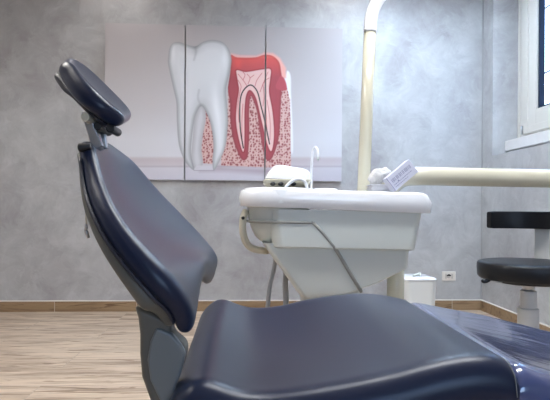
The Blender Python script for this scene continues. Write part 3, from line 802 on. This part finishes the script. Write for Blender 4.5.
# turn the carton slightly so that its short end shows
mt = mt @ Matrix.Translation((0, 0, 0)) @ Matrix.Rotation(-.18, 4, 'Y')
ct = thing('small_carton', o_, 'small printed pale carton tilted against the cream arm on unit rim', 'box')
link('carton', bm_ := bx((0, 0, 0), (.1, .1, .1)), M['paper'], ct) if False else None
bm = bmesh.new(); box(bm, (0, 0, 0), (LX, LY, .045), 0, mt)
link('carton_body', bm, M['paper'], ct, bevel=.0015)
bm = bmesh.new(); rnd = random.Random(7)
def mark(x, y, w_, h_): box(bm, (x, y, -.0006), (x+w_, y+h_, .0002), 0, mt)
x = .012
while x < LX-.02:                      # a row of blurred capitals
    w_ = .009
    k = 'I'; y0 = LY*.50; hh = LY*.24
    if k in 'HE': mark(x, y0, .002, hh)
    if k == 'H': mark(x+.007, y0, .002, hh); mark(x, y0+hh*.45, .008, .002)
    if k == 'E': [mark(x, y0+hh*q, .007, .0022) for q in (0, .44, .9)]
    if k in 'IT': mark(x+.003, y0, .0022, hh)
    if k == 'T': mark(x, y0+hh*.9, .008, .0022)
    if k == 'L': mark(x, y0, .002, hh); mark(x, y0, .007, .0022)
    if k == 'V': mark(x+.001, y0+.003, .002, hh-.003); mark(x+.006, y0+.003, .002, hh-.003); mark(x+.002, y0, .005, .002)
    x += rnd.choice((.005, .007, .009))
for yy, a, b in ((.32, .012, .8), (.17, .012, .6)):
    x = a
    while x < LX*b: w_ = rnd.uniform(.005, .012); mark(x, LY*yy, w_, .0025); x += w_+.003
mark(.040, LY*.36, .006, .006)
link('printing', bm, M['ink'], ct, smooth=False)
bm = bmesh.new(); box(bm, (-.0008, .002, .0), (0.0025, LY-.001, -.0008), 0, mt); link('flap_edge', bm, M['ink'], ct, smooth=False)
# folded paper pack
bm = bmesh.new(); a = at(370.2, 190.8, 2.36); b = at(391, 190.8, 2.36)
for k in range(6):
    z = zl1+(zr1-zl1)*.73+.0005+k*.0062; s = .004*math.sin(k*2.1)
    box(bm, (a.x+.002+s, 2.34, z), (b.x+s, 2.43, z+.0052))
tag(link('paper_towel_stack', bm, M['paper_side'], bevel=.0015), 'small flat stack of folded paper lying behind the tilted carton', 'paper towels')
# crumpled bag
bm = bmesh.new(); bmesh.ops.create_icosphere(bm, subdivisions=4, radius=1)
c = at(379.5, 176.5, 2.375)
for v in bm.verts:
    n = v.co.normalized(); q = 1+.30*noise.noise(n*1.7+V((3, 1, 5)))+.14*abs(noise.noise(n*4.2))
    v.co = V((c.x+n.x*.054*q, c.y+.0+n.y*.030*q, c.z+n.z*.040*q+.012*n.x))
tag(link('crumpled_tissue', bm, M['tissue'], sub=1), 'crumpled white tissue on the unit beside the cream pole', 'tissue')

# ------------------------------------------------------------------ bin
YBn = 3.3
p0 = at(405.5, 290, YBn); p1 = at(438.5, 290, YBn); zt = at(420, 279.5, YBn).z
bn = thing('waste_bin', ((p0.x+p1.x)/2, YBn+.11, 0), 'white plastic pedal bin standing on floor right of dental unit', 'bin')
bm = bmesh.new(); rings = [rrect_ring(bm, p0.x+i, p1.x-i, YBn+i, YBn+.24-i, z, .045) for z, i in ((0, .02), (.02, .015), (zt-.02, .002), (zt-.012, 0))]; bridge(bm, rings); link('bin_body', bm, M['binwhite'], bn, bevel=.003)
bm = bmesh.new(); rings = [rrect_ring(bm, p0.x+i, p1.x-i, YBn+i, YBn+.24-i, z, .045) for z, i in ((zt-.011, -.002), (zt, -.002), (zt+.008, .012), (zt+.014, .05))]; bridge(bm, rings); link('bin_lid', bm, M['white'], bn)
bm = bmesh.new(); c = at(417, 277, YBn+.05); tube(bm, [V((c.x-.03, c.y, zt+.016)), V((c.x+.0, c.y, zt+.026)), V((c.x+.022, c.y, zt+.032))], .008, 12); tube(bm, [V((c.x+.018, c.y, zt+.005)), V((c.x+.018, c.y, zt+.04))], .009, 12); link('lid_latch', bm, M['unit'], bn)

# ------------------------------------------------------------------ stool
sc = at(526, 265, 2.3); SX, SY = sc.x+.012, 2.3; RS = .228; ZS = .659
stl = thing('operator_stool', (SX, SY, 0), 'black round dentist stool on grey post beside right wall', 'stool')
bm = bmesh.new(); lathe(bm, (SX, SY, ZS), [(0, -.004), (RS*.5, -.002), (RS*.9, 0), (RS*.97, -.003), (RS*.995, -.010), (RS, -.03), (RS*.99, -.069), (RS*.95, -.08), (RS*.7, -.084), (0, -.084)], 56); link('seat', bm, M['vinyl'], stl)
bm = bmesh.new(); lathe(bm, (SX, SY, ZS-.084), [(0, 0.002), (.15, 0.002), (.15, -.012), (0, -.012)], 32); link('seat_pan', bm, M['black'], stl)
def arc(a): return V((SX+.262*math.cos(math.radians(a)), SY+.265*math.sin(math.radians(a)), 0))
bm = bmesh.new(); rings = []
Zb0, Zb1 = .806, .896
for k in range(27):
    a = 105-k*4.5; e = min(k, 26-k); q = 1 if e > 0 else .94
    d = V((math.cos(math.radians(a)), math.sin(math.radians(a)), 0)); c = arc(a); zc = (Zb0+Zb1)/2; hz = (Zb1-Zb0)/2*q; hw = .02*q
    rings.append([bm.verts.new(c+d*(hw*x)+V((0, 0, zc+hz*z))) for x, z in ((-1, -.8), (-.75, -1), (.75, -1), (1, -.8), (1, .8), (.75, 1), (-.75, 1), (-1, .8))])
bridge(bm, rings); link('backrest', bm, M['vinyl'], stl, bevel=.004)
bm = bmesh.new(); d = V((math.cos(math.radians(48)), math.sin(math.radians(48)), 0)); n_ = V((-d.y, d.x, 0))
c = V((SX, SY, 0))
def brk(r0, r1, z0, z1, w_):
    A = [c+d*r0+n_*w_+V((0, 0, z0)), c+d*r0-n_*w_+V((0, 0, z0)), c+d*r0-n_*w_+V((0, 0, z1)), c+d*r0+n_*w_+V((0, 0, z1))]
    prism(bm, A, d*(r1-r0))
brk(.286, .300, .545, .88, .035); brk(.06, .300, .545, .557, .035)
link('backrest_bracket', bm, M['stool_post'], stl, bevel=.003)
bm = bmesh.new(); lathe(bm, (SX, SY, 0), [(0, .572), (.040, .572), (.034, .548), (.022, .525), (.022, .51), (0, .51)], 28); link('tilt_cone', bm, M['metal'], stl)
bm = bmesh.new(); lathe(bm, (SX, SY, 0), [(0, .523), (.036, .523), (.036, .44), (0, .44)], 32); link('gas_lift', bm, M['stool_post'], stl, bevel=.002)
bm = bmesh.new(); lathe(bm, (SX, SY, 0), [(0, .44), (.047, .44), (.047, .09), (.06, .07), (0, .07)], 32); link('post', bm, M['stool_post'], stl, bevel=.002)
p = at(485, 281, 2.25); bm = bmesh.new(); tube(bm, [V((SX-.05, SY-.02, .55)), V((p.x+.02, 2.26, p.z+.002))], .005, 10); link('lever_rod', bm, M['metal'], stl)
bm = bmesh.new(); tube(bm, [p+V((-.016, 0, -.002)), p+V((-.008, 0, 0)), p+V((.008, 0, 0)), p+V((.022, 0, .002))], [.006, .011, .010, .005], 14); link('lever_knob', bm, M['black'], stl)
for k in range(5):
    a = math.radians(72*k+20); d = V((math.cos(a), math.sin(a), 0))
    bm = bmesh.new(); tube(bm, [c+V((0, 0, .09))+d*.03, c+V((0, 0, .075))+d*.26], [.022, .014], 12); lg = link('leg', bm, M['stool_post'], stl)
    bm = bmesh.new(); e = c+d*.26; n_ = V((-d.y, d.x, 0)); tube(bm, [e-n_*.015+V((0, 0, .03)), e+n_*.015+V((0, 0, .03))], .03, 20); tube(bm, [e+V((0, 0, .03)), e+V((0, 0, .08))], .008, 10); link('caster', bm, M['black'], lg)

# ------------------------------------------------------------------ light
W = bpy.data.worlds.new('world'); bpy.context.scene.world = W; W.use_nodes = True
nt = W.node_tree; bg = nt.nodes['Background']
tc = nt.nodes.new('ShaderNodeTexCoord'); sx = nt.nodes.new('ShaderNodeSeparateXYZ'); nt.links.new(tc.outputs['Generated'], sx.inputs[0])
rp = nt.nodes.new('ShaderNodeValToRGB'); e = rp.color_ramp.elements
e[0].position = 0; e[0].color = (.25, .26, .27, 1); e[1].position = .02; e[1].color = (.62, .80, 1, 1); q = e.new(.6); q.color = (.22, .46, 1, 1)
nt.links.new(sx.outputs['Z'], rp.inputs['Fac']); nt.links.new(rp.outputs['Color'], bg.inputs['Color']); bg.inputs['Strength'].default_value = 7.5

def portal(name, loc, rot, sx_, sy_):
    l = bpy.data.lights.new(name, 'AREA'); l.shape = 'RECTANGLE'; l.size = sx_; l.size_y = sy_; l.cycles.is_portal = True
    o = bpy.data.objects.new(name, l); C.objects.link(o); o.location = loc; o.rotation_euler = rot
portal('window_portal', (XO+.02, (WY0+WY1)/2, (SZ+WZ1)/2), (0, PI/2, 0), WZ1-SZ, WY1-WY0)
portal('window_portal', ((FX0+FX1)/2, YF-.3, (FZ0+FZ1)/2), (PI/2, 0, 0), FX1-FX0, FZ1-FZ0)

vs = bpy.context.scene.view_settings
vs.view_transform = 'Standard'; vs.look = 'None'; vs.gamma = 1; vs.use_curve_mapping = False; vs.exposure = .06
